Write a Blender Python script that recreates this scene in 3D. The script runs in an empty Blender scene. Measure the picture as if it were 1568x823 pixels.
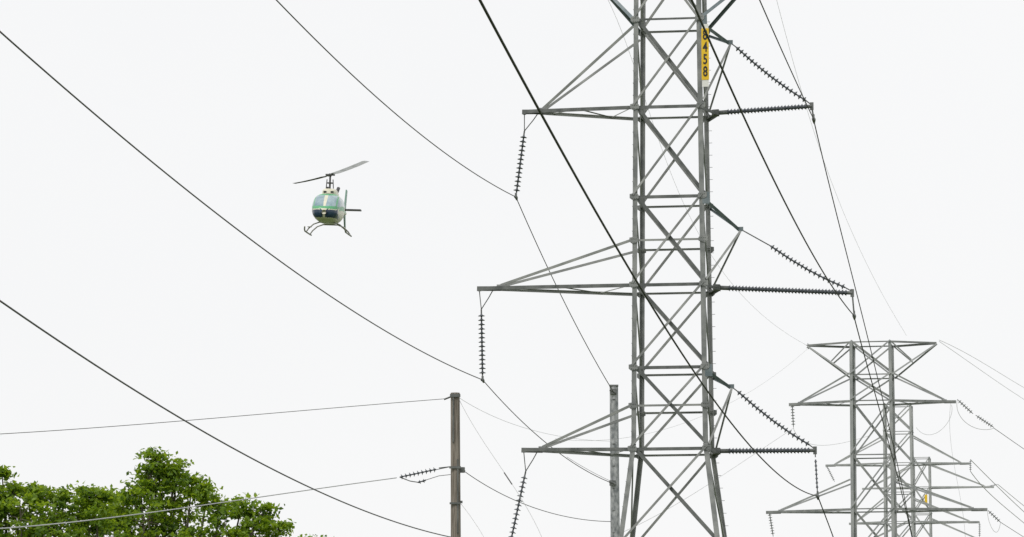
import bpy, math, random
import numpy as np
from mathutils import Vector as V, Matrix
random.seed(7); np.random.seed(7)
F=5980.0; CX,CY=784.0,411.5; PITCH=math.atan(872/F); CZ=1.6
ZOOM=None
sp,cp=math.sin(PITCH),math.cos(PITCH)
# ---------- survey helpers (bearing / elevation -> position at a known distance)
def D(px,py):
    a=(px-CX)/F; b=(CY-py)/F
    dx=a; dy=cp-b*sp; dz=sp+b*cp
    return dx/dy, dz/dy
def W(px,py,d):
    k,q=D(px,py); return V((k*d,d,CZ+q*d))
# ---------- materials
def mat(name,col,rough=.6,metal=0.,noise=None,nscale=6.,bump=0.,stretch=None,trans=0.,alpha=1.):
    m=bpy.data.materials.new(name); m.use_nodes=True
    nt=m.node_tree; bs=nt.nodes['Principled BSDF']
    bs.inputs['Roughness'].default_value=rough; bs.inputs['Metallic'].default_value=metal
    bs.inputs['Base Color'].default_value=(*col,1)
    if alpha<1: bs.inputs['Alpha'].default_value=alpha
    if noise:
        tc=nt.nodes.new('ShaderNodeTexCoord'); mp=nt.nodes.new('ShaderNodeMapping')
        if stretch: mp.inputs['Scale'].default_value=stretch
        n=nt.nodes.new('ShaderNodeTexNoise'); n.inputs['Scale'].default_value=nscale; n.inputs['Detail'].default_value=6
        r=nt.nodes.new('ShaderNodeValToRGB'); r.color_ramp.elements[0].position=.35; r.color_ramp.elements[1].position=.65
        r.color_ramp.elements[0].color=(*col,1); r.color_ramp.elements[1].color=(*noise,1)
        nt.links.new(tc.outputs['Object'],mp.inputs[0]); nt.links.new(mp.outputs[0],n.inputs['Vector'])
        nt.links.new(n.outputs['Fac'],r.inputs[0]); nt.links.new(r.outputs[0],bs.inputs['Base Color'])
        if bump:
            b=nt.nodes.new('ShaderNodeBump'); b.inputs['Strength'].default_value=bump
            nt.links.new(n.outputs['Fac'],b.inputs['Height']); nt.links.new(b.outputs[0],bs.inputs['Normal'])
    if trans:
        t=nt.nodes.new('ShaderNodeBsdfTranslucent'); mx=nt.nodes.new('ShaderNodeMixShader'); mx.inputs[0].default_value=trans
        t.inputs[0].default_value=(min(1,col[0]*2.2),min(1,col[1]*1.9),col[2],1)
        nt.links.new(bs.outputs[0],mx.inputs[1]); nt.links.new(t.outputs[0],mx.inputs[2])
        nt.links.new(mx.outputs[0],nt.nodes['Material Output'].inputs[0])
    return m
M_leg=mat('galvanized_steel',(.165,.175,.175),.65,.1,(.28,.29,.285),2.5)
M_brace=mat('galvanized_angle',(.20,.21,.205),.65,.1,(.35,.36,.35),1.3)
M_dark=mat('dark_steel',(.08,.088,.086),.6,.1,(.16,.168,.165),3)  # darker steel tone for front-face members and line hardware
M_blue=mat('new_galvanized_bracket',(.12,.155,.17),.5,.3,(.19,.225,.24),4)
M_haze=mat('galvanized_steel_haze_tint',(.25,.265,.27),.7,0,(.37,.38,.38),1.5)  # steel colour lightened to imitate air haze on distant towers
M_haze2=mat('galvanized_steel_strong_haze_tint',(.33,.345,.35),.7,0,(.43,.44,.44),1.5)  # paler again: stronger haze painted into the colour of the furthest towers
M_ins=mat('insulator_glaze',(.05,.06,.075),.35,0,(.10,.11,.125),8)
M_insg=mat('grey_porcelain',(.22,.23,.24),.4,0,(.3,.31,.32),8)
M_wire=mat('aluminium_conductor',(.10,.10,.10),.7,.1,(.14,.14,.14),3)
M_wired=mat('weathered_conductor',(.022,.026,.018),.8,0,(.05,.055,.04),20)
M_wirel=mat('shield_wire',(.42,.43,.44),.8,0,(.5,.5,.5),3)
M_wood=mat('weathered_wood',(.13,.11,.09),.9,0,(.30,.265,.23),4,.5,(6,6,.35))
M_spole=mat('mottled_galvanized_pole',(.17,.185,.195),.7,.1,(.46,.47,.48),7,0,(1,1,.6))
M_yel=mat('sign_yellow',(.85,.55,.01),.5,0,(.78,.50,.01),3)
M_wht=mat('sign_white',(.75,.75,.72),.5)
M_blk=mat('sign_black',(.015,.015,.015),.5)
# ---------- mesh builder
class MB:
    def __init__(s): s.v=[]; s.f=[]
    def prism(s,poly_a,poly_b):
        n=len(poly_a); o=len(s.v); s.v+=list(poly_a)+list(poly_b)
        for i in range(n):
            j=(i+1)%n; s.f.append((o+i,o+j,o+n+j,o+n+i))
        s.f.append(tuple(o+i for i in reversed(range(n)))); s.f.append(tuple(o+n+i for i in range(n)))
    def L(s,a,b,u,v,w,t=.014,w2=None):
        w2=w2 or w
        a=V(a);b=V(b);ax=(b-a).normalized()
        v=V(v); v=(v-ax*v.dot(ax)).normalized(); u=V(u); u=u-ax*u.dot(ax); u=u-v*u.dot(v)
        if u.length<1e-4: u=ax.cross(v)
        u.normalize()
        o=v*random.uniform(0,.006)
        pr=[(0,0),(w,0),(w,t),(t,t),(t,w2),(0,w2)]
        s.prism([a+o+u*x+v*y for x,y in pr],[b+o+u*x+v*y for x,y in pr])
    def box(s,c,u,v,w,hu,hv,hw):
        c=V(c);u=V(u).normalized()*hu;v=V(v).normalized()*hv;w=V(w).normalized()*hw
        s.prism([c-w-u-v,c-w+u-v,c-w+u+v,c-w-u+v],[c+w-u-v,c+w+u-v,c+w+u+v,c+w-u+v])
    def plate6(s,c,u,v,w,hu,hv,hw,k=.45):
        c=V(c);u=V(u).normalized();v=V(v).normalized();w=V(w).normalized()*hw
        pr=[(-hu,-hv*k),(-hu*k,-hv),(hu,-hv*.6),(hu,hv*k),(hu*k,hv),(-hu,hv*.7)]
        s.prism([c-w+u*x+v*y for x,y in pr],[c+w+u*x+v*y for x,y in pr])
    def tube(s,pts,r,n=6):
        pts=[V(p) for p in pts]; o=len(s.v); m=len(pts)
        rs=r if isinstance(r,(list,tuple)) else [r]*m
        for i,p in enumerate(pts):
            ax=(pts[min(i+1,m-1)]-pts[max(i-1,0)]).normalized()
            up=V((0,0,1)) if abs(ax.z)<.9 else V((1,0,0))
            u=ax.cross(up).normalized(); w=ax.cross(u)
            for k in range(n):
                an=2*math.pi*k/n; s.v.append(p+(u*math.cos(an)+w*math.sin(an))*rs[i])
        for i in range(m-1):
            for k in range(n):
                l=(k+1)%n; s.f.append((o+i*n+k,o+i*n+l,o+(i+1)*n+l,o+(i+1)*n+k))
        s.f.append(tuple(o+k for k in reversed(range(n)))); s.f.append(tuple(o+(m-1)*n+k for k in range(n)))
    def lathe(s,a,b,prof,n=12):
        a=V(a);b=V(b);ax=(b-a).normalized()
        up=V((0,0,1)) if abs(ax.z)<.9 else V((1,0,0)); u=ax.cross(up).normalized(); w=ax.cross(u)
        o=len(s.v)
        for tt,r in prof:
            for k in range(n):
                an=2*math.pi*k/n; s.v.append(a+ax*tt+(u*math.cos(an)+w*math.sin(an))*r)
        for i in range(len(prof)-1):
            for k in range(n):
                l=(k+1)%n; s.f.append((o+i*n+k,o+i*n+l,o+(i+1)*n+l,o+(i+1)*n+k))
    def string(s,a,b,r=.125,pitch=.146,core=.025):
        Ln=(V(b)-V(a)).length; n=max(2,int(Ln/pitch)); p=Ln/n; prof=[(0,core)]
        for i in range(n):
            t=i*p
            prof+=[(t+.15*p,core*1.3),(t+.30*p,core*1.6),(t+.44*p,r*.75),(t+.56*p,r),(t+.60*p,r*.97),(t+.56*p,r*.6),(t+.62*p,core*1.2),(t+p,core)]
        s.lathe(a,b,prof)
    def obj(s,name,m,parent=None,smooth=False):
        loc=V(parent.location) if parent else V((0,0,0))
        me=bpy.data.meshes.new(name); me.from_pydata([tuple(V(p)-loc) for p in s.v],[],s.f); me.update()
        o=bpy.data.objects.new(name,me); bpy.context.collection.objects.link(o)
        ms=m if isinstance(m,list) else [m]
        for x in ms: me.materials.append(x)
        if smooth: me.shade_smooth()
        if parent: o.parent=parent
        return o
def empty(name,loc):
    e=bpy.data.objects.new(name,None); e.location=loc; e.empty_display_size=.5
    bpy.context.collection.objects.link(e); return e
UP=V((0,0,1))
# ---------- lattice tower
class Tower:
    def __init__(s,name,d,cx,yaw,hwpts):
        s.T=W(cx,700,d); s.T.z=0; s.cx=cx
        s.xd=V((math.cos(yaw),-math.sin(yaw),0)); s.yd=V((math.sin(yaw),math.cos(yaw),0))
        s.hp=hwpts; s.e=empty(name,s.T)
        s.legs=MB(); s.br=MB(); s.dk=MB(); s.pl=MB()
    def LW(s,x,y,z): return s.T+s.xd*x+s.yd*y+V((0,0,z))
    def hw(s,z): return float(np.interp(z,[p[0] for p in s.hp],[p[1] for p in s.hp]))
    def TP(s,px,py,yl=0):
        k,q=D(px,py); t=(yl+s.T.dot(s.yd))/(k*s.yd.x+s.yd.y)
        return V((k*t,t,CZ+q*t))
    def loc(s,P): 
        r=P-s.T; return r.dot(s.xd),r.dot(s.yd),r.z
    def zf(s,py):
        return s.TP(s.cx,py,-1.2).z
    def frame(s,zs,hor,lw=.16,bw=.105,gus=True):
        zs=sorted(zs)
        top=zs[-1]
        br=sorted(set([0.]+[p[0] for p in s.hp if 0<p[0]<top]+[top]))
        for a,b in zip(br[:-1],br[1:]):
            for sx in(-1,1):
                for sy in(-1,1):
                    ha,hb=s.hw(a),s.hw(b)
                    s.legs.L(s.LW(sx*ha,sy*ha,a),s.LW(sx*hb,sy*hb,b),s.xd*-sx,s.yd*-sy,lw,.018)
        faces=[((-1,-1),(1,-1),s.yd),((-1,1),(1,1),-s.yd),((-1,-1),(-1,1),s.xd),((1,-1),(1,1),-s.xd)]
        for fi,(c0,c1,inn) in enumerate(faces):
            for a,b in zip(zs[:-1],zs[1:]):
                ha,hb=s.hw(a)-.03,s.hw(b)-.03
                A0=s.LW(c0[0]*ha,c0[1]*ha,a);A1=s.LW(c1[0]*ha,c1[1]*ha,a)
                B0=s.LW(c0[0]*hb,c0[1]*hb,b);B1=s.LW(c1[0]*hb,c1[1]*hb,b)
                if fi<2:
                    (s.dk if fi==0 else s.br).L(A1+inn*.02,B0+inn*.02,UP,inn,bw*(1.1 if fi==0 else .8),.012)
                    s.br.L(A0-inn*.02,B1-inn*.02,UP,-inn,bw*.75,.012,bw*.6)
                else:
                    s.br.L(A1+inn*.02,B0+inn*.02,UP,inn,bw*.65,.01,bw*.5)
            for z,kind in hor:
                if fi>1 and kind==0: continue
                h=s.hw(z)-.02
                A=s.LW(c0[0]*h,c0[1]*h,z);B=s.LW(c1[0]*h,c1[1]*h,z)
                (s.dk if (kind and fi==0) else s.br).L(A+inn*.045,B+inn*.045,-UP,inn,.11 if kind==2 and fi==0 else .07,.012,.05)
                if gus and fi<2:
                    for P,sg in((A,1),(B,-1)):
                        s.pl.plate6(P-inn*.045+s.xd*sg*.03-V((0,0,.04)),s.xd*sg,UP,inn,.15,.12,.006)
                        for bx in(-.07,0,.07):
                            for bz in(-.06,.05):
                                s.pl.box(P-inn*.06+s.xd*(sg*.03+bx)+V((0,0,bz-.04)),s.xd,UP,inn,.012,.012,.010)
    def arm(s,z,xt,ztie,xtie,side=-1,w=.15,tw=.075,zz=3,rise=0.):
        h=s.hw(z); ht=s.hw(ztie)
        zt=z+rise
        tipf=s.LW(xt,-.07,zt);tipb=s.LW(xt,.07,zt)
        F0=s.LW(side*h,-h,z);B0=s.LW(side*h,h,z)
        s.dk.L(F0,tipf,-UP,s.yd,w,.016,w*.6); s.br.L(B0,tipb,-UP,-s.yd,w*.85,.016,w*.5)
        zx=z+rise*(abs(xtie)-h)/(abs(xt)-h)
        s.dk.L(s.LW(xt,-.09,zt+.004),s.LW(xtie,-.17,zx+.004),-UP,s.yd,w*1.3,.02,w*.6)
        for i in range(1,zz+1):
            t=i/(zz+1); a=F0.lerp(tipf,t);b=B0.lerp(tipb,t)
            t0=(i-1)/(zz+1)
            p,q=(F0.lerp(tipf,t0),b) if i%2 else (B0.lerp(tipb,t0),a)
            s.br.L(p+V((0,0,-.03)),q+V((0,0,-.03)),s.xd,-UP,.05,.008,.03)
        yo=.16
        s.br.L(s.LW(side*ht,-ht,ztie),s.LW(xtie,-yo,zx),UP,s.yd,tw,.012,tw*.5)
        s.br.L(s.LW(side*ht,ht,ztie),s.LW(xtie,yo,zx),UP,-s.yd,tw,.012,tw*.5)
        s.pl.box(s.LW(xtie,-yo-.02,zx-.02),s.xd,UP,s.yd,.14,.08,.006)
    def done(s,ml,mb,md,mp):
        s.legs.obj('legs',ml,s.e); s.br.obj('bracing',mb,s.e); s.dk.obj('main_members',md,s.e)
        if s.pl.v: s.pl.obj('gusset_plates',mp,s.e)

# ===== main tower
T1=Tower('transmission_tower',130,1031,math.radians(8),[(0,3.1),(14.55,1.27),(30,1.13),(33,1.1)])
z=[T1.zf(y) for y in(-110,26,160,298,433,560,685,838,1000,1180)]
zg=z[:]+[.2]
hor=[(z[0],1),(z[1],1),(z[2],2),(z[3],2),(z[4],2),(z[5],2),(z[6],2),(T1.zf(365),0),(T1.zf(619),0),(z[8],1)]
T1.frame(zg,hor)
def xl(T,px,py=400): return T.loc(T.TP(px,py))[0]
arms1=[(z[2],800,T1.zf(40),833,172),(z[4],731,T1.zf(368),768,447),(z[6],799,T1.zf(622),832,693)]
strings=[((803,201),(790,302)),((737,474),(739,582)),((805,722),(781,834))]
ins=MB(); hw_=MB()
attachL=[]
for (za,pt,zt,pti,py),((ax,ay),(bx,by)) in zip(arms1,strings):
    T1.arm(za,xl(T1,pt,py),zt,xl(T1,pti,py),-1,w=.125,tw=.085,rise=.16)
    x0,x1=xl(T1,pt+3,py),xl(T1,pt+24,py)
    J=T1.TP(ax,ay); E=T1.TP(bx,by)
    for xx in(x0,x1):
        p=T1.LW(xx,0,za+.04); hw_.tube([p,p.lerp(J,.35)+V((0,0,-.02)),J],.018)
        hw_.box(p+V((0,0,.02)),T1.xd,T1.yd,UP,.05,.08,.05)
    hw_.tube([J,J.lerp(E,.1)],.03); ins.string(J.lerp(E,.06),J.lerp(E,.93),.12)
    hw_.tube([J.lerp(E,.92),E],.022)
    ld=V((.12,1,0)).normalized()
    hw_.tube([E-ld*.28+V((0,0,-.05)),E-ld*.1,E+ld*.1,E+ld*.28+V((0,0,-.05))],[.03,.055,.055,.03],8)
    hw_.box(E+V((0,0,.05)),T1.xd,ld,UP,.03,.07,.08)
    attachL.append(E)
bk=MB(); attachR=[]
specs=[
 (33,(1118,65),152,(1120,67),0,(1101,173),(1243,163),(1246,183)),
 (302,(1134,351),427,(1137,353),.2,(1103,441),(1305,449),(1308,484)),
 (566,(1120,592),680,(1122,594),0,(1103,691),(1248,690),(1252,760))]
for yb,tip,yf,s0,rod,p0,p1,cl in specs:
    zb=T1.zf(yb); zfz=T1.zf(yf); hb=T1.hw(zb); hf=T1.hw(zfz)
    t=T1.TP(*tip)
    bk.L(T1.LW(hb,-hb,zb),t,-UP,T1.yd,.11,.016); bk.L(T1.LW(hb,hb,zb),t+T1.yd*.03,-UP,-T1.yd,.08,.016)
    T1.br.L(T1.LW(hf,-hf,zfz),t,T1.xd,T1.yd,.075,.012,.05); T1.br.L(T1.LW(hf,hf,zfz),t+T1.yd*.03,T1.xd,-T1.yd,.06,.012,.04)
    bk.box(t,T1.xd,UP,T1.yd,.09,.07,.03)
    bk.box(T1.LW(hb+.07,-hb,zb-.05),T1.xd,UP,T1.yd,.12,.2,.012)
    S=T1.TP(*s0); P0=T1.TP(*p0); P1=T1.TP(*p1); C=T1.TP(*cl)
    E=P1+V((-.05,0,.08))
    a=S.lerp(E,.06+rod); b=S.lerp(E,.95)
    hw_.tube([S,a],.022); hw_.tube([b,E],.022)
    m=a.lerp(b,.5)+V((0,0,-.10)); 
    q=[a,a.lerp(b,.25)+V((0,0,-.075)),m,a.lerp(b,.75)+V((0,0,-.075)),b]
    for i in range(4): ins.string(q[i],q[i+1],.105)
    ax=(P1-P0).normalized()
    T1.dk.box(P0-ax*.12,ax,UP,T1.yd,.12,.10,.13)
    T1.dk.L(T1.LW(T1.hw(P0.z),-T1.hw(P0.z),P0.z),P0,-UP,T1.yd,.10,.02)
    T1.dk.L(T1.LW(T1.hw(P0.z),T1.hw(P0.z),P0.z),P0,-UP,-T1.yd,.10,.02)
    hw_.tube([P0,P0+ax*.28],.075,10)
    ins.string(P0+ax*.26,P1-ax*.15,.115,.11,.055)
    hw_.tube([P1-ax*.2,P1],.06,10)
    hw_.box(P1,T1.xd,UP,T1.yd,.06,.13,.03)
    if (P1-C).length>.8:
        hw_.tube([P1,P1.lerp(C,.15)],.02); ins.string(P1.lerp(C,.2),P1.lerp(C,.85),.05,.14,.02); hw_.tube([P1.lerp(C,.85),C],.02)
    else: hw_.tube([P1,C],.03)
    hw_.tube([C-ld*.3+V((0,0,-.06)),C-ld*.1,C+ld*.1,C+ld*.3+V((0,0,-.08))],[.03,.065,.065,.03],8)
    hw_.box(C+V((0,0,.06)),T1.xd,ld,UP,.03,.09,.10)
    attachR.append(C)
# peak cross-arms above the picture
for sx,pxx in((-1,905),(1,1155)):
    xt=xl(T1,pxx,-60); zt=T1.TP(pxx,-40).z
    for sy in(-1,1):
        h=T1.hw(z[1]); bk.L(T1.LW(sx*h,sy*h,z[1]+.05),T1.LW(xt,sy*.1,zt),-UP,T1.yd*-sy,.11,.014)
        h=T1.hw(zt); bk.L(T1.LW(sx*h,sy*h,zt),T1.LW(xt,sy*.1,zt),-UP,T1.yd*-sy,.1,.014)
for i in range(70):
    zz=1.5+i*.42; h=T1.hw(zz)
    if zz<z[0]: T1.pl.tube([T1.LW(h,h,zz),T1.LW(h+.10,h,zz)],.008,5); T1.pl.tube([T1.LW(-h,-h,zz),T1.LW(-h,-h-.12,zz)],.008,5)
T1.done(M_leg,M_brace,M_dark,M_leg)
ins.obj('insulators',M_ins,T1.e,True); hw_.obj('line_hardware',M_dark,T1.e); bk.obj('brackets',M_blue,T1.e)
ft=MB()
for sx in(-1,1):
    for sy in(-1,1): ft.lathe(T1.LW(sx*3.1,sy*3.1,-.3),T1.LW(sx*3.1,sy*3.1,.4),[(0,.45),(.65,.45),(.7,.42),(.7,0)],20)
M_conc=mat('concrete',(.28,.27,.25),.9,0,(.36,.35,.33),5); ft.obj('footings',M_conc,T1.e)
# number sign on the right leg
def sign(T,px,y0,y1,txt='8458',wm=.125):
    yl=-(T.hw(26)+.14)
    A=T.TP(px,y0,yl);B=T.TP(px,y1,yl)
    sg=empty('tower_number_sign',A)
    h=A.z-B.z
    b=MB(); b.box(V((A.x,A.y,A.z-h*.48)),T.xd,UP,T.yd,wm,h*.41,.005); b.obj('panel',M_yel,sg)
    b=MB(); b.box(V((A.x,A.y+.012,A.z-h*.5)),T.xd,UP,T.yd,wm*.9,h*.5,.004)
    for k in(.05,.5,.95): b.box(V((A.x,A.y,A.z-h*k))+T.yd*.07,T.xd,UP,T.yd,.05,.02,.06)
    b.obj('backing_plate',M_wht,sg)
    for i,ch in enumerate(txt):
        cu=bpy.data.curves.new('digit','FONT'); cu.body=ch; cu.size=.56; cu.align_x='CENTER'; cu.align_y='CENTER'; cu.extrude=.003; cu.offset=.010
        o=bpy.data.objects.new('digit_'+str(i+1),cu); bpy.context.collection.objects.link(o)
        c=V((A.x,A.y,A.z-h*(.18+.195*i)))-T.yd*.014
        R=Matrix((( T.xd.x,0,-T.yd.x),(T.xd.y,0,-T.yd.y),(0,1,0)))
        o.matrix_world=Matrix.Translation(c-V(sg.location))@R.to_4x4()@Matrix.Diagonal((.56,.86,1,1))
        o.parent=sg; cu.materials.append(M_blk)
sign(T1,1079.5,37,133)

# ===== further towers
def simple_tower(name,d,cx,yaw,top,arms,peak,lw,bw,mats,hw0,lev,strs):
    T=Tower(name,d,cx,yaw,[(0,hw0*2.3),(W(cx,778,217).z*.72,hw0),(60,hw0*.86)])
    zs=[T.TP(cx,y,-hw0).z for y in lev]
    zs=[q for q in zs if q>.5]+[.2]
    T.frame(zs,[(q,1) for q in zs[:-1]],lw,bw,gus=False)
    for y,xL,xR,yt in arms:
        za=T.TP(cx,y,-hw0).z; zt=T.TP(cx,yt,-hw0).z
        for sd,px in((-1,xL),(1,xR)):
            x=xl(T,px,y); T.arm(za,x,zt,x*.86,sd,w=lw*.8,tw=bw*.8,zz=3)
    if peak:
        y,xL,xR,yb=peak; za=T.TP(cx,y,-hw0).z; zb=T.TP(cx,yb,-hw0).z
        for sd,px in((-1,xL),(1,xR)):
            x=xl(T,px,y)
            for sy in(-1,1):
                h=T.hw(za); T.dk.L(T.LW(sd*h,sy*h,za),T.LW(x,sy*.1,za),-UP,T.yd*-sy,bw,.014)
                h=T.hw(zb); T.br.L(T.LW(sd*h,sy*h,zb),T.LW(x,sy*.1,za-.05),-UP,T.yd*-sy,bw*.8,.014)
                h=T.hw(za); T.br.L(T.LW(sd*h,sy*h,za),T.LW(sd*(h+(abs(x)-h)*.45),sy*h*.55,za-(za-zb)*.55),-UP,T.yd*-sy,bw*.7,.014)
    i2=MB(); h2=MB()
    for a,b in strs:
        A=T.TP(*a);B=T.TP(*b); h2.tube([A,B],.02); i2.string(A.lerp(B,.08),A.lerp(B,.92),.12)
    i2.obj('insulators',M_insg,T.e,True); h2.obj('line_hardware',M_dark,T.e)
    T.done(mats[0],mats[1],mats[2],mats[0]); return T
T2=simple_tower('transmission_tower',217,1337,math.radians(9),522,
 [(612,1208,1464,572),(778,1173,1512,735),(935,1208,1464,895)],(522,1237,1434,572),.17,.11,(M_haze,M_haze,M_leg),1.22,
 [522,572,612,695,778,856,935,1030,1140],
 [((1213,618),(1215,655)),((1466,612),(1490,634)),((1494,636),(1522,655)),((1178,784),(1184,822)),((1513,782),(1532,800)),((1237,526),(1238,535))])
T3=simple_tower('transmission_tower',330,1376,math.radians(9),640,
 [(708,1264,1485,668),(798,1300,1500,764)],None,.19,.14,(M_haze2,M_haze2,M_haze),1.3,
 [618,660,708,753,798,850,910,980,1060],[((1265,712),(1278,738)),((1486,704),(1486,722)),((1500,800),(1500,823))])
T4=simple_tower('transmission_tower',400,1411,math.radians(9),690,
 [(745,1320,1522,712),(826,1320,1510,795)],None,.2,.15,(M_haze2,M_haze2,M_haze2),1.0,
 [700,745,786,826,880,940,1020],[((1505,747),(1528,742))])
b=MB(); P=T4.TP(1418,766,-1.2); b.box(P,T4.xd,UP,T4.yd,.14,.55,.02)
sg=empty('tower_number_sign',P); b.obj('panel',M_yel,sg)

# ===== poles
def pole(name,px,ptop,d,r0,r1,m,n=18):
    P=W(px,ptop,d); e=empty(name,V((P.x,d,0))); b=MB()
    pts=[V((P.x+.05*(1-t)*2,d,P.z*t)) for t in np.linspace(0,1,14)]
    b.tube(pts,[r0+(r1-r0)*t for t in np.linspace(0,1,14)],n); b.obj('shaft',m,e); return e,P
ew,PW=pole('wooden_utility_pole',697,602,126,.20,.15,M_wood)
hwp=MB(); ip=MB()
def pb(px,py,w,h,dd=126,off=.17): hwp.box(W(px,py,dd-off),V((1,0,0)),UP,V((0,1,0)),w,h,.03)
pb(697,606,.17,.05); pb(708,720,.08,.09,126,.05); pb(697,716,.19,.035); pb(705,769,.07,.04,126,.05); pb(697,771,.18,.03); pb(694,640,.02,.8,126,.16); pb(701,760,.02,1.2,126,.16)
hwp.tube([W(690,608,126),W(680,612,126)],.03); hwp.tube([W(690,715,126),W(672,717,126)],.02)
hwp.tube([W(690,715,126),W(613,731,126)],.012); ip.string(W(668,719,126),W(612,731,126),.09,.13,.02)
hwp.tube([W(612,731,126),W(628,737,126),W(641,739,126),W(652,735,126)],.018); hwp.tube([W(641,739,126),W(672,729,126),W(690,727,126)],.012)
ip.string(W(640,739,126),W(652,736,126),.07,.1,.02)
ip.string(W(704,717,126),W(712,722,126),.08,.1,.03)
hwp.obj('pole_hardware',M_dark,ew); ip.obj('insulators',M_ins,ew,True)
es,PS=pole('steel_utility_pole',940,592,150,.22,.165,M_spole)
hs=MB()
for (x,y) in((939,600),(938,740)):
    hs.box(W(x,y,149.82),V((1,0,0)),UP,V((0,1,0)),.12,.10,.05); hs.tube([W(x-5,y-3,149.8),W(x+4,y+2,149.8)],.06)
for yy in range(612,830,34): hs.box(W(940,yy,149.84),V((1,0,0)),UP,V((0,1,0)),.05,.02,.02)
hs.box(PS+V((0,0,.02)),V((1,0,0)),V((0,1,0)),UP,.17,.17,.03)
hs.obj('pole_hardware',M_dark,es)

# ===== wires
def wire(pts,r,m,name='power_line'):
    b=MB(); b.tube(pts,r,7); return b.obj(name,m,None,True)
def near_wire(A,pix,r,m,slope=.12,smax=140):
    S=[];Z=[]
    for px,py in pix:
        k,q=D(px,py); d=(A.x-A.y*slope)/(k-slope); s=A.y-d
        S.append(s); Z.append(CZ+q*d-A.z)
    S=np.array(S);Z=np.array(Z)
    M=np.stack([S,S*S],1); wt=(1/np.maximum(A.y-S,20))[:,None]
    c=np.linalg.lstsq(M*wt,Z*wt[:,0],rcond=None)[0]
    wire([V((A.x-slope*s,A.y-s,A.z+c[0]*s+c[1]*s*s)) for s in np.linspace(0,smax,110)],r,m)
near_wire(attachL[0],[(422,0),(550,122),(640,205),(720,262)],.0155,M_wire)
near_wire(attachL[1],[(0,47),(130,163),(260,270),(400,385),(560,485),(660,540)],.0165,M_wire)
near_wire(attachL[2],[(0,463),(130,545),(310,662),(480,750),(600,797),(690,823)],.0165,M_wire)
near_wire(attachR[0],[(1163,0),(1205,95)],.017,M_wired)
near_wire(attachR[1],[(1058,0),(1095,80),(1145,190),(1210,330),(1260,415)],.018,M_wired)
near_wire(attachR[2],[(737,0),(823,165),(890,290),(985,455),(1085,600),(1150,675)],.017,M_wired)
def span(A,B,sag,r,m,n=40):
    wire([A.lerp(B,t)-V((0,0,4*sag*t*(1-t))) for t in np.linspace(0,1,n)],r,m)
def pline(pix,d0,d1,r,m):
    P=[]; n=len(pix)
    L=[0]
    for a,b2 in zip(pix[:-1],pix[1:]): L.append(L[-1]+math.hypot(b2[0]-a[0],b2[1]-a[1]))
    for p,l in zip(pix,L): P.append(W(p[0],p[1],d0+(d1-d0)*l/L[-1]))
    t=np.array(L)/L[-1]; deg=min(3,n-1); tt=np.linspace(0,1,40); cs=[]
    wts=np.ones(n); wts[0]=wts[-1]=20
    for c in range(3): cs.append(np.polyval(np.polyfit(t,[p[c] for p in P],deg,w=wts),tt))
    wire([V((cs[0][i],cs[1][i],cs[2][i])) for i in range(40)],r,m)
span(attachL[0],W(939,600,149.8),.30,.016,M_wire)
span(attachL[1],W(937,740,149.8),.45,.015,M_wire)
pline([(1246,184),(1262,250),(1285,345),(1318,475),(1352,612),(1380,740),(1402,850)],129.3,188,.019,M_wired)
pline([(1308,486),(1325,548),(1350,640),(1374,730),(1392,800),(1402,850)],129.2,180,.02,M_wired)
pline([(1253,762),(1266,796),(1279,832),(1290,870)],129.3,145,.02,M_wired)
pline([(1165,-90),(1188,0),(1225,130),(1258,235),(1295,335),(1340,430),(1388,514)],130,217,.006,M_wirel)
pline([(895,-60),(925,0),(968,100),(1030,262),(1105,405),(1160,485),(1205,527),(1237,530)],130,217,.006,M_wirel)
pline([(681,611),(520,624),(340,640),(160,654),(-60,668)],126,105,.010,M_wire)
pline([(607,732),(480,750),(300,775),(140,797),(-40,812)],126,82,.015,M_wirel)
pline([(704,610),(760,640),(820,660),(880,672),(940,676)],126,160,.006,M_wirel)
pline([(711,722),(750,747),(810,775),(870,792),(935,799)],126,150,.013,M_wire)
pline([(704,614),(740,676),(783,740),(835,836)],126,124,.007,M_wirel)
hz=MB(); hz.tube([W(772,724,124.5),W(784,742,124.4)],.02); hz.obj('guy_wire_insulator',M_wire)
pline([(706,772),(724,796),(748,836)],126,124,.007,M_wirel)
pline([(868,700),(905,722),(937,738)],150,150,.008,M_wire)
pline([(1438,523),(1500,566),(1568,612),(1640,655)],217,300,.012,M_wirel)
pline([(1438,521),(1500,553),(1568,594),(1640,632)],217,300,.012,M_wirel)
pline([(1522,656),(1545,672),(1568,688),(1640,735)],217,290,.018,M_wire)
pline([(1466,612),(1472,640),(1492,655),(1522,656)],217,217,.014,M_wirel)
pline([(1486,722),(1500,740),(1540,778),(1600,830)],330,380,.03,M_wirel)
pline([(1486,704),(1530,748),(1580,795),(1640,845)],330,380,.03,M_wirel)
pline([(1528,742),(1568,775),(1640,830)],400,440,.03,M_wirel)
pline([(1532,800),(1568,823),(1620,856)],217,260,.016,M_wire)
pline([(1513,782),(1515,800),(1524,815),(1532,800)],217,217,.012,M_wirel)
pline([(1215,656),(1180,680),(1140,705),(1080,745),(1030,776),(960,812),(900,835)],217,150,.010,M_wirel)
pline([(1215,656),(1222,672),(1255,681),(1290,679),(1330,668)],217,240,.010,M_wirel)
pline([(1237,534),(1200,565),(1150,600),(1100,625),(1030,655),(945,672),(850,672)],217,150,.006,M_wirel)
pline([(1403,655),(1425,666),(1445,655),(1457,620)],217,217,.010,M_wirel)
pline([(1456,615),(1459,700),(1470,760),(1478,823)],217,217,.008,M_wirel)

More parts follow.
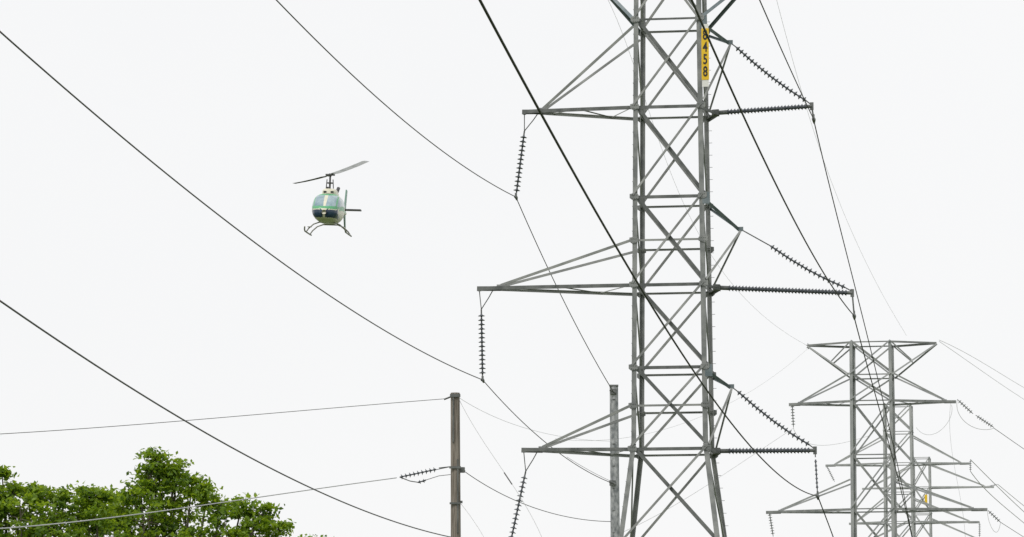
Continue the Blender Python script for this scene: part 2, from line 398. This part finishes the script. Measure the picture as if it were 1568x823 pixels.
# ===== helicopter
HD=181.; HP=W(504,320,HD); YAW=-3.0
he=empty('helicopter',HP)
M_cream=mat('helicopter_cream_paint',(.72,.70,.56),.35,0,(.66,.64,.50),2)
M_green=mat('helicopter_green_paint',(.12,.42,.20),.35,0,(.10,.37,.17),2)
M_glass=mat('helicopter_glass_painted_reflection',(.16,.26,.31),.15,0,(.34,.44,.48),2.2)  # opaque blue glass, lightened in the colour to imitate reflections
M_chin=mat('helicopter_chin_glass',(.014,.035,.075),.2,0,(.03,.06,.10),3)
M_hdark=mat('helicopter_dark_metal',(.06,.06,.065),.5,.3,(.09,.09,.09),4)
M_skid=mat('helicopter_skid_paint',(.24,.24,.21),.5,0,(.32,.32,.28),4)
M_blade=mat('rotor_blade_dark',(.05,.05,.055),.5)
M_bladel=mat('rotor_blade_blur',(.30,.31,.32),.6,alpha=.38)
M_fin=mat('helicopter_fin_paint',(.10,.22,.17),.4,0,(.13,.27,.2),3)
secs=[(-2.30,.10,-.42,-.22),(-2.25,.30,-.52,-.10),(-2.12,.47,-.61,.02),(-1.90,.58,-.66,.18),(-1.6,.64,-.69,.36),(-1.3,.67,-.71,.52),(-1.0,.69,-.72,.62),(-.6,.70,-.72,.66),(-.1,.70,-.72,.67),(.5,.69,-.70,.67),(1.1,.60,-.6,.64),(1.6,.48,-.42,.60),(2.1,.34,-.18,.55),(2.7,.22,.06,.48),(3.6,.17,.13,.42),(5.2,.135,.17,.40),(7.4,.09,.22,.38)]
yy=[s[0] for s in secs]
fine=sorted(set(list(np.linspace(-2.30,-.9,44))+list(np.linspace(-.9,1.2,28))+list(np.linspace(1.2,7.4,30))))
nr=120; hv=[];hf=[];hm=[]
def ring(y):
    w,zb,zt=[float(np.interp(y,yy,[s[k] for s in secs])) for k in(1,2,3)]
    zc,hh=(zb+zt)/2,(zt-zb)/2; out=[]
    ex=.52
    for k in range(nr):
        a=2*math.pi*(k+.5)/nr; c,s_=math.cos(a),math.sin(a)
        x=w*math.copysign(abs(c)**ex,c); zz=zc+hh*math.copysign(abs(s_)**ex,s_)
        t=(zz-zc)/max(hh,.01)
        x*=1-(.20 if t>0 else .28)*t*t
        out.append((x,y,zz))
    return out
for y in fine: hv+=ring(y)
def hmat(x,y,z):
    if y>1.3: return 1 if (.26<z<.40 and y<7) else 0
    if y<-.80:
        if z>-.02 and z<.54:
            if abs(x)<.03: return 4
            if .50<abs(x)<.56: return 1
            return 2
        if -.56<z<-.2 and .05<abs(x)<.60 and y<-1.0: return 3
        if -.16<z<-.02: return 1
        return 1 if z>=.54 else 0
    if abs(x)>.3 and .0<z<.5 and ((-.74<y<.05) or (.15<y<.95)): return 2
    if -.16<z<-.02: return 1
    if z>.54: return 1 if y<.2 else 0
    return 0
nf=len(fine)
for i in range(nf-1):
    for k in range(nr):
        l=(k+1)%nr; f=(i*nr+k,i*nr+l,(i+1)*nr+l,(i+1)*nr+k); c=[sum(hv[j][q] for j in f)/4 for q in range(3)]
        hf.append(f); hm.append(hmat(*c))
hf.append(tuple(range(nr)));hm.append(0); hf.append(tuple((nf-1)*nr+k for k in range(nr)));hm.append(0)
RH=Matrix.Rotation(math.radians(YAW),3,'Z')@Matrix.Rotation(math.radians(2),3,'Y')@Matrix.Rotation(math.radians(5),3,'X')
def H(p): return RH@V(p)+HP
b=MB(); b.v=[H(p) for p in hv]; b.f=hf
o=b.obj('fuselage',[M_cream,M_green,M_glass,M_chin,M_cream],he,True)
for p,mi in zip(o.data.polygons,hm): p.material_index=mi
def hlathe(b,pts,r,n=10): b.tube([H(p) for p in pts],r,n)
b=MB(); prof=[(-.55,.16,.68),(-.50,.27,.82),(-.3,.33,.93),(.5,.35,.97),(1.2,.32,.93),(1.7,.24,.82),(2.1,.12,.66)]
for y,w,zt in prof:
    for k in range(17):
        a=math.pi*k/16; b.v.append(H((w*math.copysign(abs(math.cos(a))**.5,math.cos(a)),y,.55+(zt-.55)*math.sin(a)**.5)))
for i in range(len(prof)-1):
    for k in range(16): b.f.append((i*17+k,i*17+k+1,(i+1)*17+k+1,(i+1)*17+k))
b.f.append(tuple(range(17)))
b.obj('engine_cowling',M_cream,he,True)
b=MB(); 
for sx in(-1,1): b.box(H((sx*.17,-.53,.76)),RH@V((1,0,0)),RH@V((0,0,1)),RH@V((0,1,0)),.07,.04,.02)
hlathe(b,[(0,0,.9),(0,0,1.58)],.045); hlathe(b,[(-.17,-.02,.95),(-.14,-.02,1.38)],.025,6); hlathe(b,[(.17,-.02,.95),(.14,-.02,1.38)],.025,6)
hlathe(b,[(0,0,1.18),(0,0,1.24)],.13,12); hlathe(b,[(0,0,1.52),(0,0,1.66)],.07,10)
hlathe(b,[(.2,1.3,.85),(.26,1.5,1.1)],.08,8); hlathe(b,[(-.2,1.3,.85),(-.26,1.5,1.1)],.08,8)
b.obj('rotor_mast',M_hdark,he)
def blade(az,mt,nm,w0=.17):
    b=MB(); d=V((math.cos(az),math.sin(az),0)); c=V((-d.y,d.x,0))
    tilt=Matrix.Rotation(math.radians(3.4),3,'X')
    rr=[.15,.5,.8,2,3.5,5.05]; w=[.05,.07,w0,w0,w0,w0*.9]; rings=[]
    for r_,ww in zip(rr,w):
        con=.012*r_*r_*.4
        ps=[c*-ww,c*-ww*.4+V((0,0,.022)),c*ww,c*-ww*.4-V((0,0,.018))]
        ps=[tilt@(p+d*r_+V((0,0,con)))+V((0,0,1.6)) for p in ps]
        rings.append([ (Matrix.Rotation(math.radians(YAW),3,'Z')@p)+HP for p in ps])
    for i in range(len(rings)-1): b.prism(rings[i],rings[i+1])
    b.obj(nm,mt,he)
azn=math.radians(-90+20-YAW+2)
blade(azn,M_bladel,'main_blade',.2); blade(azn+math.pi,M_blade,'main_blade_far',.14)
b=MB(); hlathe(b,[(-.42*math.sin(.35),.4,1.6),(.42*math.sin(.35),-.4,1.6)],.06,8); hlathe(b,[(-.22,0,1.6),(.22,0,1.6)],.045,8); b.obj('rotor_hub',M_hdark,he)
def slab(b,pts,th,axis):
    n=V(axis)*th; b.prism([H(V(p)-n) for p in pts],[H(V(p)+n) for p in pts])
b=MB()
slab(b,[(0,6.9,.3),(0,7.5,.3),(0,8.1,1.45),(0,7.75,1.5)],.03,(1,0,0)); slab(b,[(0,6.9,.3),(0,7.5,.3),(0,7.85,-.35),(0,7.55,-.4)],.03,(1,0,0))
b.obj('tail_fin',M_fin,he)
b=MB(); slab(b,[(-1.0,5.0,.33),(1.0,5.0,.33),(1.0,5.5,.33),(-1.0,5.5,.33)],.035,(0,0,1))
b.obj('horizontal_stabilizer',M_hdark,he)
b=MB(); hlathe(b,[(-.05,7.4,.45),(-.3,7.4,.45)],.04,8); slab(b,[(-.3,7.32,-.15),(-.3,7.48,-.15),(-.3,7.48,1.05),(-.3,7.32,1.05)],.01,(1,0,0)); b.obj('tail_rotor',M_hdark,he)
b=MB()
for sx in(-1,1):
    hlathe(b,[(sx*.93,-1.75,-.98),(sx*.95,-1.62,-1.10),(sx*.95,-1.4,-1.17),(sx*.95,0,-1.18),(sx*.95,1.35,-1.18)],.035,8)
for y in(-.85,.85):
    hlathe(b,[(-.95,y,-1.16),(-.84,y,-1.0),(-.62,y,-.80),(-.35,y,-.70),(.35,y,-.70),(.62,y,-.80),(.84,y,-1.0),(.95,y,-1.16)],.03,8)
for sx in(-1,1): b.box(H((sx*.8,-.85,-.93)),RH@V((1,0,0)),RH@V((0,1,0)),RH@V((0,0,1)),.09,.1,.015)
b.obj('landing_skids',M_skid,he)

# ===== trees
def leafmat(n,c): return mat(n,c,.55,trans=.5)
LM=[leafmat('leaf_mid',(.13,.225,.016)),leafmat('leaf_light',(.20,.31,.026)),leafmat('leaf_dark',(.06,.125,.014))]
M_bark=mat('bark',(.10,.085,.065),.95,0,(.17,.15,.125),6,.5,(3,3,.6))
def tree(name,base,lobes,dens=1.0,lsize=.082):
    e=empty(name,base); rng=np.random.default_rng(int(abs(base.x)*100)+5)
    tr=MB(); top=max(l[0].z for l in lobes)
    fork=base+V((0,0,top*.42))
    tr.tube([base,base+V((.05,0,fork.z*.5)),fork],[.34,.26,.2],12)
    vs=[];fs=[];mi=[]
    for c,r in lobes:
        mid=fork.lerp(c,.55)+V((random.uniform(-.2,.2),random.uniform(-.2,.2),-.25))
        tr.tube([fork,fork.lerp(mid,.5)+V((0,0,.15)),mid,c.lerp(mid,.25),c+V((0,0,r*.6))],[.13,.10,.06,.035,.012],7)
        nclump=int(20*r*r*dens)+7
        for _ in range(nclump):
            v=rng.normal(size=3); v/=np.linalg.norm(v); rad=r*rng.uniform(.35,1.2)**.6
            cc=np.array(c)+v*rad*np.array([1,1,.9]); cr=rng.uniform(.12,.28)
            if rng.random()<.5: tr.tube([c.lerp(V(cc),.1),V(cc)],[.018,.006],4)
            tone=rng.random()
            nl=int(rng.uniform(32,60))
            for _l in range(nl):
                p=cc+rng.normal(size=3)*cr*np.array([.75,.75,.36])
                nrm=rng.normal(size=3)*.7+np.array([0,0,.8]); nrm/=np.linalg.norm(nrm)
                t=np.cross(nrm,rng.normal(size=3)); t/=np.linalg.norm(t); q=np.cross(nrm,t)
                L=lsize*rng.uniform(.6,1.3); wd=L*.62; o=len(vs)
                vs+= [p-t*L, p-t*.15*L+q*wd+nrm*L*.15, p+t*L-nrm*L*.2, p-t*.15*L-q*wd+nrm*L*.15]
                fs.append((o,o+1,o+2,o+3))
                u=rng.random()*.5+tone*.5
                mi.append(1 if u>.52 else (2 if u<.22 else 0))
    tr.obj('trunk_and_limbs',M_bark,e)
    me=bpy.data.meshes.new('crown'); bl=np.array(base); me.from_pydata([tuple(p-bl) for p in vs],[],fs)
    for m in LM: me.materials.append(m)
    me.polygons.foreach_set('material_index',mi); me.update()
    o=bpy.data.objects.new('crown',me); bpy.context.collection.objects.link(o); o.parent=e
    print(name,len(fs))
def lob(px,py,r,d): return (W(px,py,d),r*d/100)
TD=119
B=W(262,700,TD);B.z=0
tree('maple_tree',B,[lob(236,702,.18,TD),lob(242,716,.26,TD+.3),lob(230,734,.34,TD),lob(266,714,.22,TD+.3),lob(270,738,.38,TD+.3),lob(294,748,.33,TD),lob(215,752,.40,TD-.4),lob(248,768,.6,TD+.4),lob(318,760,.32,TD),lob(190,776,.48,TD),lob(168,790,.5,TD+.5),lob(225,800,.7,TD-.7),
 lob(285,800,.6,TD+.5),lob(340,776,.30,TD),lob(372,780,.34,TD+.3),lob(402,786,.30,TD),lob(345,815,.6,TD-.5),lob(390,816,.5,TD),lob(425,812,.26,TD),lob(180,830,.9,TD),lob(260,850,1.2,TD),lob(340,870,1.2,TD+.5),lob(410,880,1.0,TD),lob(220,930,1.4,TD),lob(330,950,1.4,TD)])
B=W(60,700,TD-4);B.z=0; t=TD-4
tree('maple_tree',B,[lob(18,757,.38,t),lob(45,754,.28,t+.4),lob(64,762,.36,t),lob(-5,762,.4,t),lob(-30,760,.7,t),lob(30,795,.8,t-.6),lob(85,795,.6,t),lob(100,758,.24,t+.3),lob(128,762,.30,t),lob(155,763,.26,t+.2),lob(140,790,.5,t),lob(75,825,.9,t-.5),lob(150,830,.8,t),lob(0,830,1.1,t),lob(60,890,1.4,t),lob(-20,900,1.5,t),lob(130,900,1.3,t),lob(3,724,.06,t)],1.0)
B=W(480,700,TD+12);B.z=0; t=TD+12
tree('maple_tree',B,[lob(468,840,.26,t),lob(500,860,.7,t),lob(450,870,.8,t),lob(480,920,1.3,t),lob(530,900,1.0,t)],.8)

# ===== ground
M_gr=mat('grass',(.05,.085,.02),.95,0,(.09,.12,.035),.4,.3)
b=MB(); N=40; R=3000
xs=np.linspace(-1,1,N+1)
for j in range(N+1):
    for i in range(N+1):
        x=R*xs[i]*abs(xs[i]);y=R*xs[j]*abs(xs[j]); b.v.append(V((x,y,0)))
for j in range(N):
    for i in range(N): o=j*(N+1)+i; b.f.append((o,o+1,o+N+2,o+N+1))
b.obj('ground',M_gr)

# ===== world, sun, camera
w=bpy.data.worlds.new('World'); bpy.context.scene.world=w; w.use_nodes=True
nt=w.node_tree; bg=nt.nodes['Background']
sky=nt.nodes.new('ShaderNodeTexSky'); sky.sky_type='NISHITA'; sky.sun_disc=False
SE,SR=math.radians(52),math.radians(215)
sky.sun_elevation=SE; sky.sun_rotation=SR; sky.dust_density=4
bg.inputs[1].default_value=.06
bg2=nt.nodes.new('ShaderNodeBackground')
tc=nt.nodes.new('ShaderNodeTexCoord'); n=nt.nodes.new('ShaderNodeTexNoise'); n.inputs['Scale'].default_value=3; n.inputs['Detail'].default_value=4
rp=nt.nodes.new('ShaderNodeValToRGB'); rp.color_ramp.elements[0].position=.3; rp.color_ramp.elements[1].position=.7; rp.color_ramp.elements[0].color=(.975,.978,.985,1); rp.color_ramp.elements[1].color=(1.02,1.02,1.02,1)
nt.links.new(tc.outputs['Generated'],n.inputs['Vector']); nt.links.new(n.outputs['Fac'],rp.inputs[0]); nt.links.new(rp.outputs[0],bg2.inputs[0])
mx=nt.nodes.new('ShaderNodeMixShader'); mx.inputs[0].default_value=.93
nt.links.new(sky.outputs[0],bg.inputs[0]); nt.links.new(bg.outputs[0],mx.inputs[1]); nt.links.new(bg2.outputs[0],mx.inputs[2]); nt.links.new(mx.outputs[0],nt.nodes['World Output'].inputs[0])
sl=bpy.data.lights.new('sun','SUN'); sl.energy=1.5; sl.angle=math.radians(12); sl.color=(1,.96,.9)
so=bpy.data.objects.new('sun',sl); bpy.context.collection.objects.link(so)
sd=V((math.sin(SR)*math.cos(SE),math.cos(SR)*math.cos(SE),math.sin(SE))); so.rotation_euler=sd.to_track_quat('Z','Y').to_euler()
cd=bpy.data.cameras.new('camera'); cd.sensor_width=36; cd.lens=36*F/1568; cd.clip_end=8000; cd.clip_start=.1
if ZOOM:
    zx,zy,zz=ZOOM; cd.lens*=zz; cd.shift_x=(zx-784)/1568*zz; cd.shift_y=(411.5-zy)/1568*zz
co=bpy.data.objects.new('camera',cd); bpy.context.collection.objects.link(co)
co.location=(0,0,CZ); co.rotation_euler=(math.pi/2+PITCH,0,0)
sc=bpy.context.scene; sc.camera=co
sc.view_settings.view_transform='Standard'; sc.view_settings.look='None'; sc.view_settings.exposure=0
